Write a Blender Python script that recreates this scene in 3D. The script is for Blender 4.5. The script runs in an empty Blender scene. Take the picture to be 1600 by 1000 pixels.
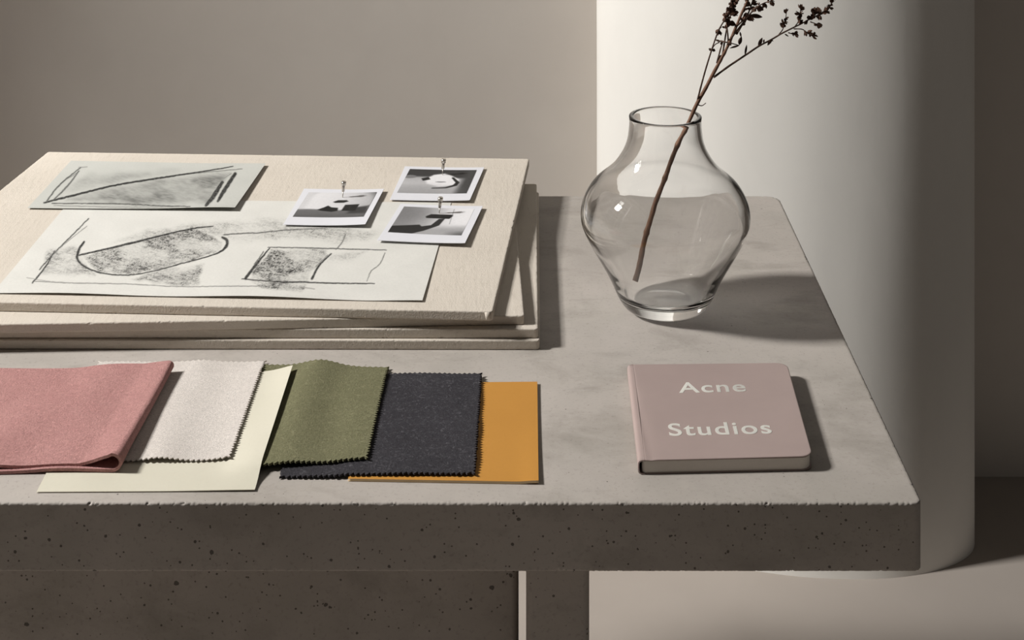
import bpy, bmesh, math, random
import numpy as np
from mathutils import Vector, noise as mn

# ------------------------------------------------------------------ camera, light, exposure
F = 2500.0            # focal length in pixels of the 1600x1000 frame
VX, VY = 830.0, -515.0  # vanishing point of the depth direction (level camera, lens shifted down)
H = 1.45              # camera height
T = 0.75              # table top height
scn = bpy.context.scene
cam_d = bpy.data.cameras.new('camera')
cam_d.sensor_fit = 'HORIZONTAL'
cam_d.sensor_width = 36.0
cam_d.lens = F / 1600 * 36.0
cam_d.shift_x = (800 - VX) / 1600
cam_d.shift_y = -(500 - VY) / 1600
cam_d.clip_start = 0.01
cam = bpy.data.objects.new('camera', cam_d)
cam.location = (0, 0, H)
cam.rotation_euler = (math.pi / 2, 0, 0)
scn.collection.objects.link(cam)
scn.camera = cam

WORLD_S = 0.062
w = bpy.data.worlds.new('sky')
scn.world = w
w.use_nodes = True
w.node_tree.nodes['Background'].inputs[0].default_value = (1.0, 0.95, 0.89, 1)
w.node_tree.nodes['Background'].inputs[1].default_value = WORLD_S
# daylight entering through the window in the left wall: one soft source outside it
sd = bpy.data.lights.new('window_daylight', 'AREA')
sd.shape = 'RECTANGLE'
sd.size, sd.size_y = .50, .55
sd.energy = 326
sd.color = (1.0, 0.983, 0.955)
sun = bpy.data.objects.new('window_daylight', sd)
sun.location = (-3.3, 1.55, 3.20)
sun.rotation_euler = (Vector((0.1, 1.9, .75)) - sun.location).to_track_quat('-Z', 'Y').to_euler()
scn.collection.objects.link(sun)
vs = scn.view_settings
vs.view_transform = 'Standard'
vs.look = 'None'
vs.gamma = 1
vs.use_curve_mapping = False
vs.exposure = 0.0

# ------------------------------------------------------------------ helpers
R = random.Random(7)


def P(px, py, z=T):
    """photo pixel -> point on the horizontal plane z"""
    Y = F * (H - z) / (py - VY)
    return np.array([(px - VX) / F * Y, Y, z])


def PY(px, py, Y):
    """photo pixel -> point on the upright plane at depth Y"""
    return np.array([(px - VX) / F * Y, Y, H - (py - VY) / F * Y])


def pix(X, Y, Z):
    return VX + F * X / Y, VY + F * (H - Z) / Y


def tag(o, label=None, cat=None, group=None, kind=None):
    if label: o['label'] = label
    if cat: o['category'] = cat
    if group: o['group'] = group
    if kind: o['kind'] = kind
    return o


def world_loc(o):
    v = Vector((0, 0, 0))
    while o:
        v = v + o.location
        o = o.parent
    return v


def empty(name, loc, label=None, cat=None, group=None):
    o = bpy.data.objects.new(name, None)
    o.location = loc
    o.empty_display_size = 0.02
    scn.collection.objects.link(o)
    return tag(o, label, cat, group)


def mk(name, verts, faces, mat, parent=None, smooth=True, base=None, flat_big=True):
    """link ONE mesh object; verts are in world coordinates"""
    v = np.asarray(verts, dtype=np.float64)
    if parent is not None:
        off = np.array(world_loc(parent))
        loc = None
    else:
        off = np.array(base) if base is not None else np.array([*((v[:, :2].min(0) + v[:, :2].max(0)) / 2), v[:, 2].min()])
        loc = off
    v = v - off
    me = bpy.data.meshes.new(name)
    me.from_pydata(v.tolist(), [], [list(f) for f in faces])
    me.update()
    if smooth:
        me.polygons.foreach_set('use_smooth', [len(p.vertices) <= 4 or not flat_big for p in me.polygons])
    o = bpy.data.objects.new(name, me)
    if loc is not None: o.location = loc
    if mat: me.materials.append(mat)
    scn.collection.objects.link(o)
    if parent: o.parent = parent
    return o


def box(v, f, x0, x1, y0, y1, z0, z1):
    b = len(v)
    v += [(x0, y0, z0), (x1, y0, z0), (x1, y1, z0), (x0, y1, z0), (x0, y0, z1), (x1, y0, z1), (x1, y1, z1), (x0, y1, z1)]
    f += [tuple(b + i for i in q) for q in ((3, 2, 1, 0), (4, 5, 6, 7), (0, 1, 5, 4), (1, 2, 6, 5), (2, 3, 7, 6), (3, 0, 4, 7))]


def round_poly(c, rads, sp):
    """closed CCW outline with rounded corners; returns points and outward normals"""
    c = [np.array(p[:2], float) for p in c]
    n = len(c)
    pts, nor = [], []
    arcs = []
    for i in range(n):
        p, q, s = c[i - 1], c[i], c[(i + 1) % n]
        r = rads[i] if hasattr(rads, '__len__') else rads
        d1 = (p - q) / np.linalg.norm(p - q)
        d2 = (s - q) / np.linalg.norm(s - q)
        ang = math.acos(np.clip(np.dot(d1, d2), -1, 1))
        t = r / math.tan(ang / 2)
        bis = (d1 + d2) / np.linalg.norm(d1 + d2)
        o = q + bis * r / math.sin(ang / 2)
        a0, a1 = q + d1 * t, q + d2 * t
        k = max(3, int(r * (math.pi - ang) / sp) + 1, 5)
        n0, n1 = (a0 - o) / r, (a1 - o) / r
        seg = []
        for j in range(k + 1):
            u = j / k
            nn = n0 * (1 - u) + n1 * u
            nn /= np.linalg.norm(nn)
            seg.append((o + nn * r, nn))
        arcs.append(seg)
    for i in range(n):
        for p, nn in arcs[i]:
            pts.append(p); nor.append(nn)
        p0, n0 = arcs[i][-1]
        p1 = arcs[(i + 1) % n][0][0]
        L = np.linalg.norm(p1 - p0)
        k = int(L / sp)
        for j in range(1, k):
            pts.append(p0 + (p1 - p0) * j / k); nor.append(n0)
    return np.array(pts), np.array(nor)


def slab(name, corners, rad, z0, z1, bev, sp, mat, parent=None, chip=0.0, cfreq=120.0, nside=4, seed=0.0, wob=0.0):
    """plate with rounded plan corners, bevelled worn edges"""
    pts, nor = round_poly(corners, rad, sp)
    rings = [(bev, z0, .3), (bev * .3, z0 + bev * .3, 1), (0, z0 + bev, .35), (0, z0 + bev * 1.6, 0), (0, z0 + bev * 3, 0)]
    for k in range(1, nside):
        zk = z0 + bev + (z1 - z0 - 2 * bev) * k / nside
        if z0 + 3.1 * bev < zk < z1 - 4.1 * bev: rings.append((0, zk, .0))
    rings += [(0, z1 - bev * 4, 0), (0, z1 - bev * 2.5, 0), (0, z1 - bev * 1.6, 0), (0, z1 - bev, .35), (bev * .3, z1 - bev * .3, 1), (bev, z1, .5), (bev * 2.5, z1, .0)]
    n = len(pts)
    V = []
    for ins, z, cw in rings:
        for i in range(n):
            p = pts[i] - nor[i] * ins
            dz = 0
            if chip:
                q = Vector((p[0] * cfreq + seed, p[1] * cfreq, z * cfreq * .9))
                s = mn.noise(q) * .6 + mn.noise(q * 2.7) * .4
                big = max(0, mn.noise(q * .23 + Vector((5, 3, seed))) - .15) * 2.2
                d = chip * cw * (s * .5 + max(0, s) * big * 2.0)
                p = p - nor[i] * d
                if cw == 0: dz = 0
                elif z > (z0 + z1) / 2: dz = -abs(d) * .5 * (1 if cw < 1 else 1.2)
                else: dz = abs(d) * .5
                if ins == 0 and 0 < cw < .3: dz = 0
            if wob:
                dz += wob * mn.noise(Vector((p[0] * 4 + seed, p[1] * 4, 1.3)))
            V.append((p[0], p[1], z + dz))
    Fc = []
    m = len(rings)
    for k in range(m - 1):
        for i in range(n):
            j = (i + 1) % n
            Fc.append((k * n + i, k * n + j, (k + 1) * n + j, (k + 1) * n + i))
    Fc.append(tuple(range(n - 1, -1, -1)))
    Fc.append(tuple((m - 1) * n + i for i in range(n)))
    return mk(name, V, Fc, mat, parent)


def tube(path, rads, seg=8, cap=True):
    path = [np.array(p, float) for p in path]
    V, Fc = [], []
    up = np.array([0.3, 0.9, 0.2])
    for i, p in enumerate(path):
        d = path[min(i + 1, len(path) - 1)] - path[max(i - 1, 0)]
        d /= np.linalg.norm(d) + 1e-12
        s = np.cross(d, up); s /= np.linalg.norm(s) + 1e-12
        t = np.cross(s, d)
        for k in range(seg):
            an = 2 * math.pi * k / seg
            V.append(p + rads[i] * (s * math.cos(an) + t * math.sin(an)))
    for i in range(len(path) - 1):
        for k in range(seg):
            k2 = (k + 1) % seg
            Fc.append((i * seg + k, i * seg + k2, (i + 1) * seg + k2, (i + 1) * seg + k))
    if cap:
        Fc.append(tuple(range(seg - 1, -1, -1)))
        Fc.append(tuple((len(path) - 1) * seg + k for k in range(seg)))
    return V, Fc


def lathe(prof, cx, cy, seg=96):
    V, Fc = [], []
    n = len(prof)
    for r, z in prof:
        for k in range(seg):
            an = 2 * math.pi * k / seg
            V.append((cx + r * math.cos(an), cy + r * math.sin(an), z))
    for i in range(n - 1):
        for k in range(seg):
            k2 = (k + 1) % seg
            Fc.append((i * seg + k, i * seg + k2, (i + 1) * seg + k2, (i + 1) * seg + k))
    return V, Fc


def catmull(pts, n):
    pts = [np.array(p, float) for p in pts]
    ext = [2 * pts[0] - pts[1]] + pts + [2 * pts[-1] - pts[-2]]
    out = []
    for i in range(len(pts) - 1):
        p0, p1, p2, p3 = ext[i:i + 4]
        for j in range(n):
            t = j / n
            out.append(.5 * (2 * p1 + (p2 - p0) * t + (2 * p0 - 5 * p1 + 4 * p2 - p3) * t * t + (3 * p1 - p0 - 3 * p2 + p3) * t ** 3))
    out.append(pts[-1])
    return out


# numpy value noise
def vnoise(x, y, seed=0):
    rs = np.random.RandomState(seed)
    tab = rs.rand(256, 256)
    xi = np.floor(x).astype(int); yi = np.floor(y).astype(int)
    fx = x - xi; fy = y - yi
    fx = fx * fx * (3 - 2 * fx); fy = fy * fy * (3 - 2 * fy)
    g = lambda i, j: tab[i % 256, j % 256]
    return (g(xi, yi) * (1 - fx) + g(xi + 1, yi) * fx) * (1 - fy) + (g(xi, yi + 1) * (1 - fx) + g(xi + 1, yi + 1) * fx) * fy


def fbm(x, y, seed=0, o=4):
    s = 0; am = .5; t = 0
    for k in range(o):
        s = s + am * vnoise(x * 2 ** k, y * 2 ** k, seed + k); t += am; am *= .5
    return s / t


def sstep(a, b, x):
    t = np.clip((x - a) / (b - a), 0, 1)
    return t * t * (3 - 2 * t)


# ------------------------------------------------------------------ materials
def srgb(r, g, b):
    f = lambda c: (c / 255 / 12.92) if c / 255 <= .04045 else ((c / 255 + .055) / 1.055) ** 2.4
    return (f(r), f(g), f(b), 1)


class M:
    """small node-graph builder around one Principled BSDF"""
    def __init__(s, name, col, rough=.8, metal=0.0, spec=.3):
        s.m = bpy.data.materials.new(name)
        s.m.use_nodes = True
        s.t = s.m.node_tree
        s.b = s.t.nodes['Principled BSDF']
        s.b.inputs['Base Color'].default_value = col
        s.b.inputs['Roughness'].default_value = rough
        s.b.inputs['Metallic'].default_value = metal
        s.b.inputs['Specular IOR Level'].default_value = spec
        s.tc = s.t.nodes.new('ShaderNodeTexCoord').outputs['Object']
        s.col = None
        s.h = None

    def n(s, typ, **kw):
        nd = s.t.nodes.new(typ)
        for k, v in kw.items():
            if hasattr(nd, k): setattr(nd, k, v)
            else: nd.inputs[k].default_value = v
        return nd

    def link(s, a, b): s.t.links.new(a, b)

    def map(s, scale=(1, 1, 1), loc=(0, 0, 0), rot=(0, 0, 0)):
        mp = s.n('ShaderNodeMapping')
        mp.inputs['Scale'].default_value = scale
        mp.inputs['Location'].default_value = loc
        mp.inputs['Rotation'].default_value = rot
        s.link(s.tc, mp.inputs['Vector'])
        return mp.outputs[0]

    def noise(s, scale, detail=4, rough=.55, vec=None, dist=0):
        nd = s.n('ShaderNodeTexNoise')
        nd.inputs['Scale'].default_value = scale
        nd.inputs['Detail'].default_value = detail
        nd.inputs['Roughness'].default_value = rough
        nd.inputs['Distortion'].default_value = dist
        s.link(vec if vec is not None else s.tc, nd.inputs['Vector'])
        return nd.outputs['Fac']

    def ramp(s, fac, p0, p1, c0=(0, 0, 0, 1), c1=(1, 1, 1, 1)):
        r = s.n('ShaderNodeValToRGB')
        r.color_ramp.elements[0].position = p0
        r.color_ramp.elements[1].position = p1
        r.color_ramp.elements[0].color = c0
        r.color_ramp.elements[1].color = c1
        s.link(fac, r.inputs[0])
        return r.outputs[0]

    def math(s, op, a, b=None):
        m = s.n('ShaderNodeMath', operation=op)
        for i, x in enumerate((a, b)):
            if x is None: continue
            if isinstance(x, (int, float)): m.inputs[i].default_value = x
            else: s.link(x, m.inputs[i])
        return m.outputs[0]

    def mix(s, fac, a, b, typ='MIX'):
        m = s.n('ShaderNodeMix', data_type='RGBA', blend_type=typ)
        for sock, x in ((m.inputs[0], fac), (m.inputs[6], a), (m.inputs[7], b)):
            if isinstance(x, (int, float, tuple)): sock.default_value = x
            else: s.link(x, sock)
        return m.outputs[2]

    def base(s, x): s.link(x, s.b.inputs['Base Color']); return s

    def bump(s, h, strength=.3, dist=.001, prev=None):
        b = s.n('ShaderNodeBump')
        b.inputs['Strength'].default_value = strength
        b.inputs['Distance'].default_value = dist
        s.link(h, b.inputs['Height'])
        if prev is not None: s.link(prev, b.inputs['Normal'])
        s.link(b.outputs[0], s.b.inputs['Normal'])
        return b.outputs[0]


def concrete():
    m = M('cast_concrete', srgb(156, 150, 142), .72, spec=.3)
    n1 = m.noise(3.2, 6, .6)
    n2 = m.noise(16, 6, .65, dist=.6)
    stre = m.noise(9, 8, .7, m.map((1, 1.6, 1.6)), .3)
    c = m.mix(m.ramp(n1, .32, .68), srgb(159, 152, 145), srgb(181, 173, 166))
    c = m.mix(m.math('MULTIPLY', m.ramp(n2, .45, .75), .45), c, srgb(176, 168, 160))
    c = m.mix(m.math('MULTIPLY', m.ramp(stre, .50, .68), .55), c, srgb(136, 130, 121))
    patch = m.noise(7, 4, .6, m.map((1, 1, 1), (4, 7, 2)))
    c = m.mix(m.math('MULTIPLY', m.ramp(patch, .5, .7), .35), c, srgb(146, 142, 133))
    fine = m.noise(240, 3, .7)
    c = m.mix(m.math('MULTIPLY', m.ramp(fine, .56, .78), .42), c, srgb(110, 104, 96))
    # casting pits: round holes of several sizes, dense on the cast sides, sparse on the trowelled top
    geo = m.n('ShaderNodeNewGeometry')
    sep = m.n('ShaderNodeSeparateXYZ')
    m.link(geo.outputs['True Normal'], sep.inputs[0])
    side = m.ramp(m.math('ABSOLUTE', sep.outputs[2]), .5, .8, (1, 1, 1, 1), (.45, .45, .45, 1))
    pits = None
    for sc, th, sel, st in ((34, .05, .86, 5), (60, .10, .84, 1), (105, .12, .82, 2), (200, .15, .86, 3), (330, .18, .9, 4)):
        v = m.n('ShaderNodeTexVoronoi', feature='F1')
        v.inputs['Scale'].default_value = sc
        m.link(m.map((1, 1, 1), (st, st * 2, 0)), v.inputs['Vector'])
        s3 = m.n('ShaderNodeSeparateColor')
        m.link(v.outputs['Color'], s3.inputs[0])
        dn = m.math('ADD', v.outputs['Distance'], m.math('MULTIPLY', m.math('SUBTRACT', m.noise(sc * 5, 2), .5), .16))
        size = m.math('MULTIPLY', m.math('MULTIPLY', s3.outputs[1], th * 1.6), side)
        hole = m.math('MULTIPLY', m.math('LESS_THAN', dn, size), m.math('GREATER_THAN', s3.outputs[0], sel))
        pits = hole if pits is None else m.math('MAXIMUM', pits, hole)
    c = m.mix(m.math('MULTIPLY', pits, .75), c, srgb(46, 40, 34))
    m.base(c)
    hb = m.math('SUBTRACT', m.math('ADD', m.math('MULTIPLY', n2, .12), m.math('MULTIPLY', fine, .22)), m.math('MULTIPLY', pits, 1.5))
    m.bump(hb, .4, .0014)
    return m.m


def plaster(name, ca, cb, rough=.9, bscale=14, bstr=.25, bd=.004, stretch=(1, 1, 1), spec=.15):
    m = M(name, ca, rough, spec=spec)
    n1 = m.noise(1.7, 5, .6)
    n2 = m.noise(bscale, 6, .6, m.map(stretch), .7)
    c = m.mix(m.ramp(n1, .3, .7), ca, cb)
    c = m.mix(m.math('MULTIPLY', m.ramp(n2, .4, .8), .25), c, tuple(x * .86 for x in cb[:3]) + (1,))
    m.base(c)
    m.bump(m.math('ADD', n2, m.math('MULTIPLY', m.noise(120, 3), .12)), bstr, bd)
    return m.m


def canvas():
    m = M('cream_canvas', srgb(214, 203, 188), .95, spec=.1)
    slub = m.noise(240, 4, .6, m.map((1, .2, 1)))
    slub2 = m.noise(240, 4, .6, m.map((.2, 1, 1)))
    big = m.noise(6, 4)
    c = m.mix(m.ramp(big, .3, .7), srgb(196, 187, 175), srgb(205, 196, 184))
    c = m.mix(m.math('MULTIPLY', m.ramp(slub, .55, .75), .35), c, srgb(172, 162, 149))
    c = m.mix(m.math('MULTIPLY', m.ramp(slub2, .58, .78), .25), c, srgb(216, 208, 197))
    m.base(c)
    h = m.math('ADD', m.math('ADD', slub, slub2), m.noise(700, 2))
    m.bump(h, .45, .0008)
    return m.m


def felt(name, ca, cb, fleck=None, fuzz=.6, scale=1.0, sheen=.4):
    m = M(name, ca, 1.0, spec=.05)
    m.b.inputs['Sheen Weight'].default_value = sheen
    m.b.inputs['Sheen Roughness'].default_value = .6
    m.b.inputs['Sheen Tint'].default_value = tuple(min(1, x * 1.3 + .05) for x in ca[:3]) + (1,)
    n1 = m.noise(40 * scale, 5, .7, dist=.5)
    n2 = m.noise(420 * scale, 4, .75, dist=1.5)
    n3 = m.noise(170 * scale, 4, .7, dist=2.0)
    c = m.mix(m.ramp(n1, .3, .7), ca, cb)
    c = m.mix(m.math('MULTIPLY', m.ramp(n2, .42, .60), .75), c, tuple(x * .60 for x in ca[:3]) + (1,))
    if fleck:
        c = m.mix(m.math('MULTIPLY', m.ramp(n3, .54, .68), .7), c, fleck)
    m.base(c)
    m.bump(m.math('ADD', n2, m.math('MULTIPLY', n3, .8)), fuzz, .0024)
    return m.m


def paper(name, ca, cb, rough=.75, scale=9):
    m = M(name, ca, rough, spec=.2)
    n1 = m.noise(scale, 5, .6)
    n2 = m.noise(300, 4, .7)
    c = m.mix(m.ramp(n1, .3, .7), ca, cb)
    c = m.mix(m.math('MULTIPLY', m.ramp(n2, .5, .8), .18), c, tuple(x * .8 for x in ca[:3]) + (1,))
    m.base(c)
    m.bump(n2, .15, .0004)
    return m.m


def printed(name, rough=.8, spec=.2, grain=0.0):
    m = M(name, (1, 1, 1, 1), rough, spec=spec)
    at = m.n('ShaderNodeAttribute', attribute_name='print')
    if grain:
        n2 = m.noise(420, 3, .7)
        c = m.mix(m.math('MULTIPLY', m.ramp(n2, .45, .8), grain), at.outputs['Color'], (0.25, 0.25, 0.24, 1), 'MULTIPLY')
        m.base(c)
        m.bump(n2, .15, .0004)
    else:
        m.base(at.outputs['Color'])
    return m.m


def plain(name, col, rough=.5, metal=0, spec=.4, var=.06, scale=60):
    m = M(name, col, rough, metal, spec)
    n = m.noise(scale, 4)
    m.base(m.mix(m.ramp(n, .3, .7), tuple(x * (1 - var) for x in col[:3]) + (1,), tuple(min(1, x * (1 + var)) for x in col[:3]) + (1,)))
    return m.m


def glass():
    m = bpy.data.materials.new('clear_glass')
    m.use_nodes = True
    t = m.node_tree
    t.nodes.remove(t.nodes['Principled BSDF'])
    g = t.nodes.new('ShaderNodeBsdfGlass')
    g.inputs['IOR'].default_value = 1.48
    g.inputs['Roughness'].default_value = 0.0
    g.inputs['Color'].default_value = (1, 1, 1, 1)
    t.links.new(g.outputs[0], t.nodes['Material Output'].inputs['Surface'])
    return m


MAT = dict(
    concrete=concrete(),
    wall=plaster('wall_plaster', srgb(208, 200, 192), srgb(215, 208, 200), bscale=10, bstr=.06),
    pillar=plaster('pillar_plaster', srgb(225, 222, 216), srgb(231, 228, 222), bscale=9, bstr=.06, bd=.004, stretch=(2.2, 2.2, .8)),
    floor=plaster('floor_plaster', srgb(160, 151, 143), srgb(170, 161, 153), rough=.8, bscale=4, bstr=.08),
    canvas=canvas(),
    pink=felt('pink_wool', srgb(194, 144, 140), srgb(204, 156, 151), fuzz=.8, sheen=.5),
    white=felt('ivory_felt', srgb(212, 204, 197), srgb(219, 211, 204), fuzz=.4, scale=1.4, sheen=.2),
    olive=felt('olive_felt', srgb(118, 116, 88), srgb(128, 126, 97), srgb(146, 143, 114), fuzz=.8),
    char=felt('charcoal_felt', srgb(62, 60, 64), srgb(70, 68, 72), srgb(108, 106, 110), fuzz=.8, sheen=.2),
    must=paper('mustard_card', srgb(182, 129, 58), srgb(188, 134, 61)),
    mustedge=paper('mustard_card_core', srgb(206, 180, 142), srgb(212, 188, 150)),
    cream=paper('pale_yellow_card', srgb(198, 193, 176), srgb(203, 198, 182)),
    draw=printed('charcoal_on_paper', .85, .15, .12),
    photo=printed('photo_print', .5, .15),
    pborder=paper('photo_border', srgb(212, 212, 217), srgb(217, 217, 222), .45),
    pback=plain('photo_back', srgb(40, 38, 36), .6),
    cover=plain('mauve_cover', srgb(160, 142, 137), .55, spec=.35, var=.03, scale=25),
    pages=paper('page_block', srgb(214, 206, 196), srgb(222, 214, 205)),
    foil=plain('silver_foil', (.93, .94, .92, 1), .35, 1.0, var=.03),
    pin=plain('brushed_steel_pin', (.62, .58, .52, 1), .32, 1.0),
    stem=plain('brown_stem', srgb(112, 84, 68), .75, spec=.2, var=.22, scale=90),
    twig=plain('dark_twig', srgb(76, 58, 48), .8, spec=.2, var=.2, scale=120),
    bud=plain('dry_bud', srgb(98, 74, 62), .9, spec=.1, var=.3, scale=200),
    leaf=plain('dry_leaf', srgb(66, 50, 42), .85, spec=.1, var=.25, scale=200),
    wood=plain('painted_window_frame', srgb(225, 222, 215), .5),
    glass=glass(),
)

# ------------------------------------------------------------------ the room
WALL_Y, XL, XR, ZC, YB = 2.877, -2.2, 2.7, 4.2, -1.6


def struct(o, label=None, cat=None): return tag(o, label, cat, kind='structure')


v, f = [], []
box(v, f, XL - .25, XR + .2, YB, WALL_Y + .2, -.2, 0)
struct(mk('floor', v, f, MAT['floor'], smooth=False), 'pale plastered floor beneath the concrete table', 'floor')
v, f = [], []
box(v, f, XL - .25, XR + .2, WALL_Y, WALL_Y + .2, 0, ZC)
struct(mk('wall_back', v, f, MAT['wall'], smooth=False), 'warm grey plaster wall behind the table', 'wall')
WY0, WY1, WZ0, WZ1 = 0.70, 2.075, 0.95, 3.15
v, f = [], []
box(v, f, XL - .12, XL, YB, WY0, 0, ZC)
box(v, f, XL - .12, XL, WY1, WALL_Y, 0, ZC)
box(v, f, XL - .12, XL, WY0, WY1, 0, WZ0)
box(v, f, XL - .12, XL, WY0, WY1, WZ1, ZC)
struct(mk('wall_left', v, f, MAT['wall'], smooth=False), 'plaster side wall with the window the daylight comes through', 'wall')
win = struct(empty('window_1', (XL, WY0, WZ0)), 'tall window in the side wall left of the table', 'window')
v, f = [], []
fw = .05
box(v, f, XL - .09, XL - .04, WY0, WY0 + fw, WZ0, WZ1); box(v, f, XL - .09, XL - .04, WY1 - fw, WY1, WZ0, WZ1)
box(v, f, XL - .09, XL - .04, WY0 + fw, WY1 - fw, WZ0, WZ0 + fw); box(v, f, XL - .09, XL - .04, WY0 + fw, WY1 - fw, WZ1 - fw, WZ1)
mk('window_frame', v, f, MAT['wood'], win, smooth=False)
for yy in (WY0 + (WY1 - WY0) / 3, WY0 + (WY1 - WY0) * 2 / 3):
    v, f = [], []
    box(v, f, XL - .08, XL - .05, yy - .015, yy + .015, WZ0 + fw, WZ1 - fw)
    mk('mullion', v, f, MAT['wood'], win, smooth=False)
for zz in (WZ0 + (WZ1 - WZ0) / 3, WZ0 + (WZ1 - WZ0) * 2 / 3):
    v, f = [], []
    box(v, f, XL - .078, XL - .052, WY0 + fw, WY1 - fw, zz - .013, zz + .013)
    mk('glazing_bar', v, f, MAT['wood'], win, smooth=False)

# oval pillar standing just in front of the wall
# (plan: an ellipse turned a little towards the window)
PHI = math.radians(14)
PX0, PX1 = (932 - VX) / F * 2.79, (1521 - VX) / F * 2.68
PXC, PHW = (PX0 + PX1) / 2, (PX1 - PX0) / 2
PA = PHW / math.sqrt(math.cos(PHI) ** 2 + .3025 * math.sin(PHI) ** 2)
PB = PA * .55
PYC = P(1227, 905, 0)[1] + math.sqrt((PA * math.sin(PHI)) ** 2 + (PB * math.cos(PHI)) ** 2)
V, Fc = [], []
seg, zs = 160, [0, .004, .012] + [i * .1 for i in range(1, 32)] + [ZC]
for zi, z in enumerate(zs):
    for k in range(seg):
        an = 2 * math.pi * k / seg
        cx_, sx_ = math.cos(an), math.sin(an)
        wv = .0022 * mn.noise(Vector((cx_ * 3, sx_ * 3, z * 2.2)))
        lx, ly = cx_ * (PA + wv), sx_ * (PB + wv)
        V.append((PXC + lx * math.cos(PHI) + ly * math.sin(PHI), PYC - lx * math.sin(PHI) + ly * math.cos(PHI), z))
for i in range(len(zs) - 1):
    for k in range(seg):
        k2 = (k + 1) % seg
        Fc.append((i * seg + k, i * seg + k2, (i + 1) * seg + k2, (i + 1) * seg + k))
struct(mk('pillar', V, Fc, MAT['pillar']), 'wide rounded white plaster pillar behind the table corner', 'pillar')

# ------------------------------------------------------------------ concrete table
FR, BR = P(1441, 786), P(1216, 306)
TH = .0578
LX = -1.35
tb = empty('concrete_table', (-.3, 1.7, 0), 'heavy grey concrete table with pitted front edge on slab legs', 'table')
slab('table_top', [(LX, FR[1]), (FR[0], FR[1]), (FR[0], BR[1]), (LX, BR[1])], [.01, .007, .02, .02], T - TH, T, .0014, .0009,
     MAT['concrete'], tb, chip=.0028, cfreq=430, nside=5)
LY = FR[1] + .035
lz = T - TH
slab('leg', [((822 - VX) / F * LY, LY), ((921 - VX) / F * LY, LY), ((921 - VX) / F * LY, LY + .16), ((822 - VX) / F * LY, LY + .16)], .006, 0, lz, .002, .01,
     MAT['concrete'], tb, chip=.0006, nside=24, seed=3)
LP = LY + .05
slab('leg_panel', [(LX + .12, LP), ((809 - VX) / F * LP, LP), ((809 - VX) / F * LP, LP + .10), (LX + .12, LP + .10)], .006, 0, lz, .002, .01,
     MAT['concrete'], tb, chip=.0006, nside=24, seed=9)

# ------------------------------------------------------------------ canvas boards
BT = .0096
GAP = .0003
zt = [T + (k + 1) * (BT + GAP) for k in range(4)]  # top heights


def board(k, FRp, BRp, BLp, wd, label, seed):
    z = zt[k]
    fr, br = P(*FRp, z), P(*BRp, z)
    if BLp is not None:
        bl = P(*BLp, z)
    else:
        d = (br - fr)[:2]; d = d / np.linalg.norm(d)
        bl = br + np.array([-d[1], d[0], 0]) * wd
    fl = bl + fr - br
    root = empty('canvas_board', tuple((fr + br + bl + fl)[:2] / 4) + (z - BT,), label, 'board', 'stacked canvas boards')
    o = slab('panel', [fl, fr, br, bl], .0035, z - BT, z, .0010, .0011, MAT['canvas'], root, chip=.0013, cfreq=520, nside=3, seed=seed)
    if k < 3: return fl, fr, br, bl
    # canvas folded round the front corner
    d = (br - fr) / np.linalg.norm(br - fr); lft = (fl - fr) / np.linalg.norm(fl - fr)
    q = fr + np.array([0, 0, -BT * .08])
    pts = [q + lft * .0085 - d * .0002, q + lft * .0020 - d * .0012, q + lft * .0030 - d * .0012 + np.array([0, 0, -BT * .86]), q + lft * .0070 - d * .0006 + np.array([0, 0, -BT * .8])]
    V = [p for p in pts] + [p + d * .0016 for p in pts]
    mk('corner_fold', V, [(0, 1, 2, 3), (7, 6, 5, 4), (0, 4, 5, 1), (1, 5, 6, 2), (2, 6, 7, 3), (3, 7, 4, 0)], MAT['canvas'], root)
    return fl, fr, br, bl


board(0, (843.5, 532), (842, 300), None, .70, 'cream canvas board lying on the concrete, lowest of the stack', 1.1)
board(1, (841, 514), (838.5, 287), None, .69, 'cream canvas board second from the bottom of the stack', 2.3)
board(2, (819.5, 493), (803, 312), None, .66, 'cream canvas board turned askew directly under the topmost board', 3.7)
B4 = board(3, (770, 487), (827, 248), (75, 237), None, 'topmost cream canvas board carrying the drawings and pinned photos', 4.9)
ZB = zt[3]


# ------------------------------------------------------------------ thin sheets
def bil(c, u, v):
    """c = FL, FR, BR, BL ; u left->right, v front->back"""
    fl, fr, br, bl = [np.asarray(p)[:2] for p in c]
    return ((1 - u) * (1 - v))[..., None] * fl + (u * (1 - v))[..., None] * fr + (u * v)[..., None] * br + ((1 - u) * v)[..., None] * bl


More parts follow.
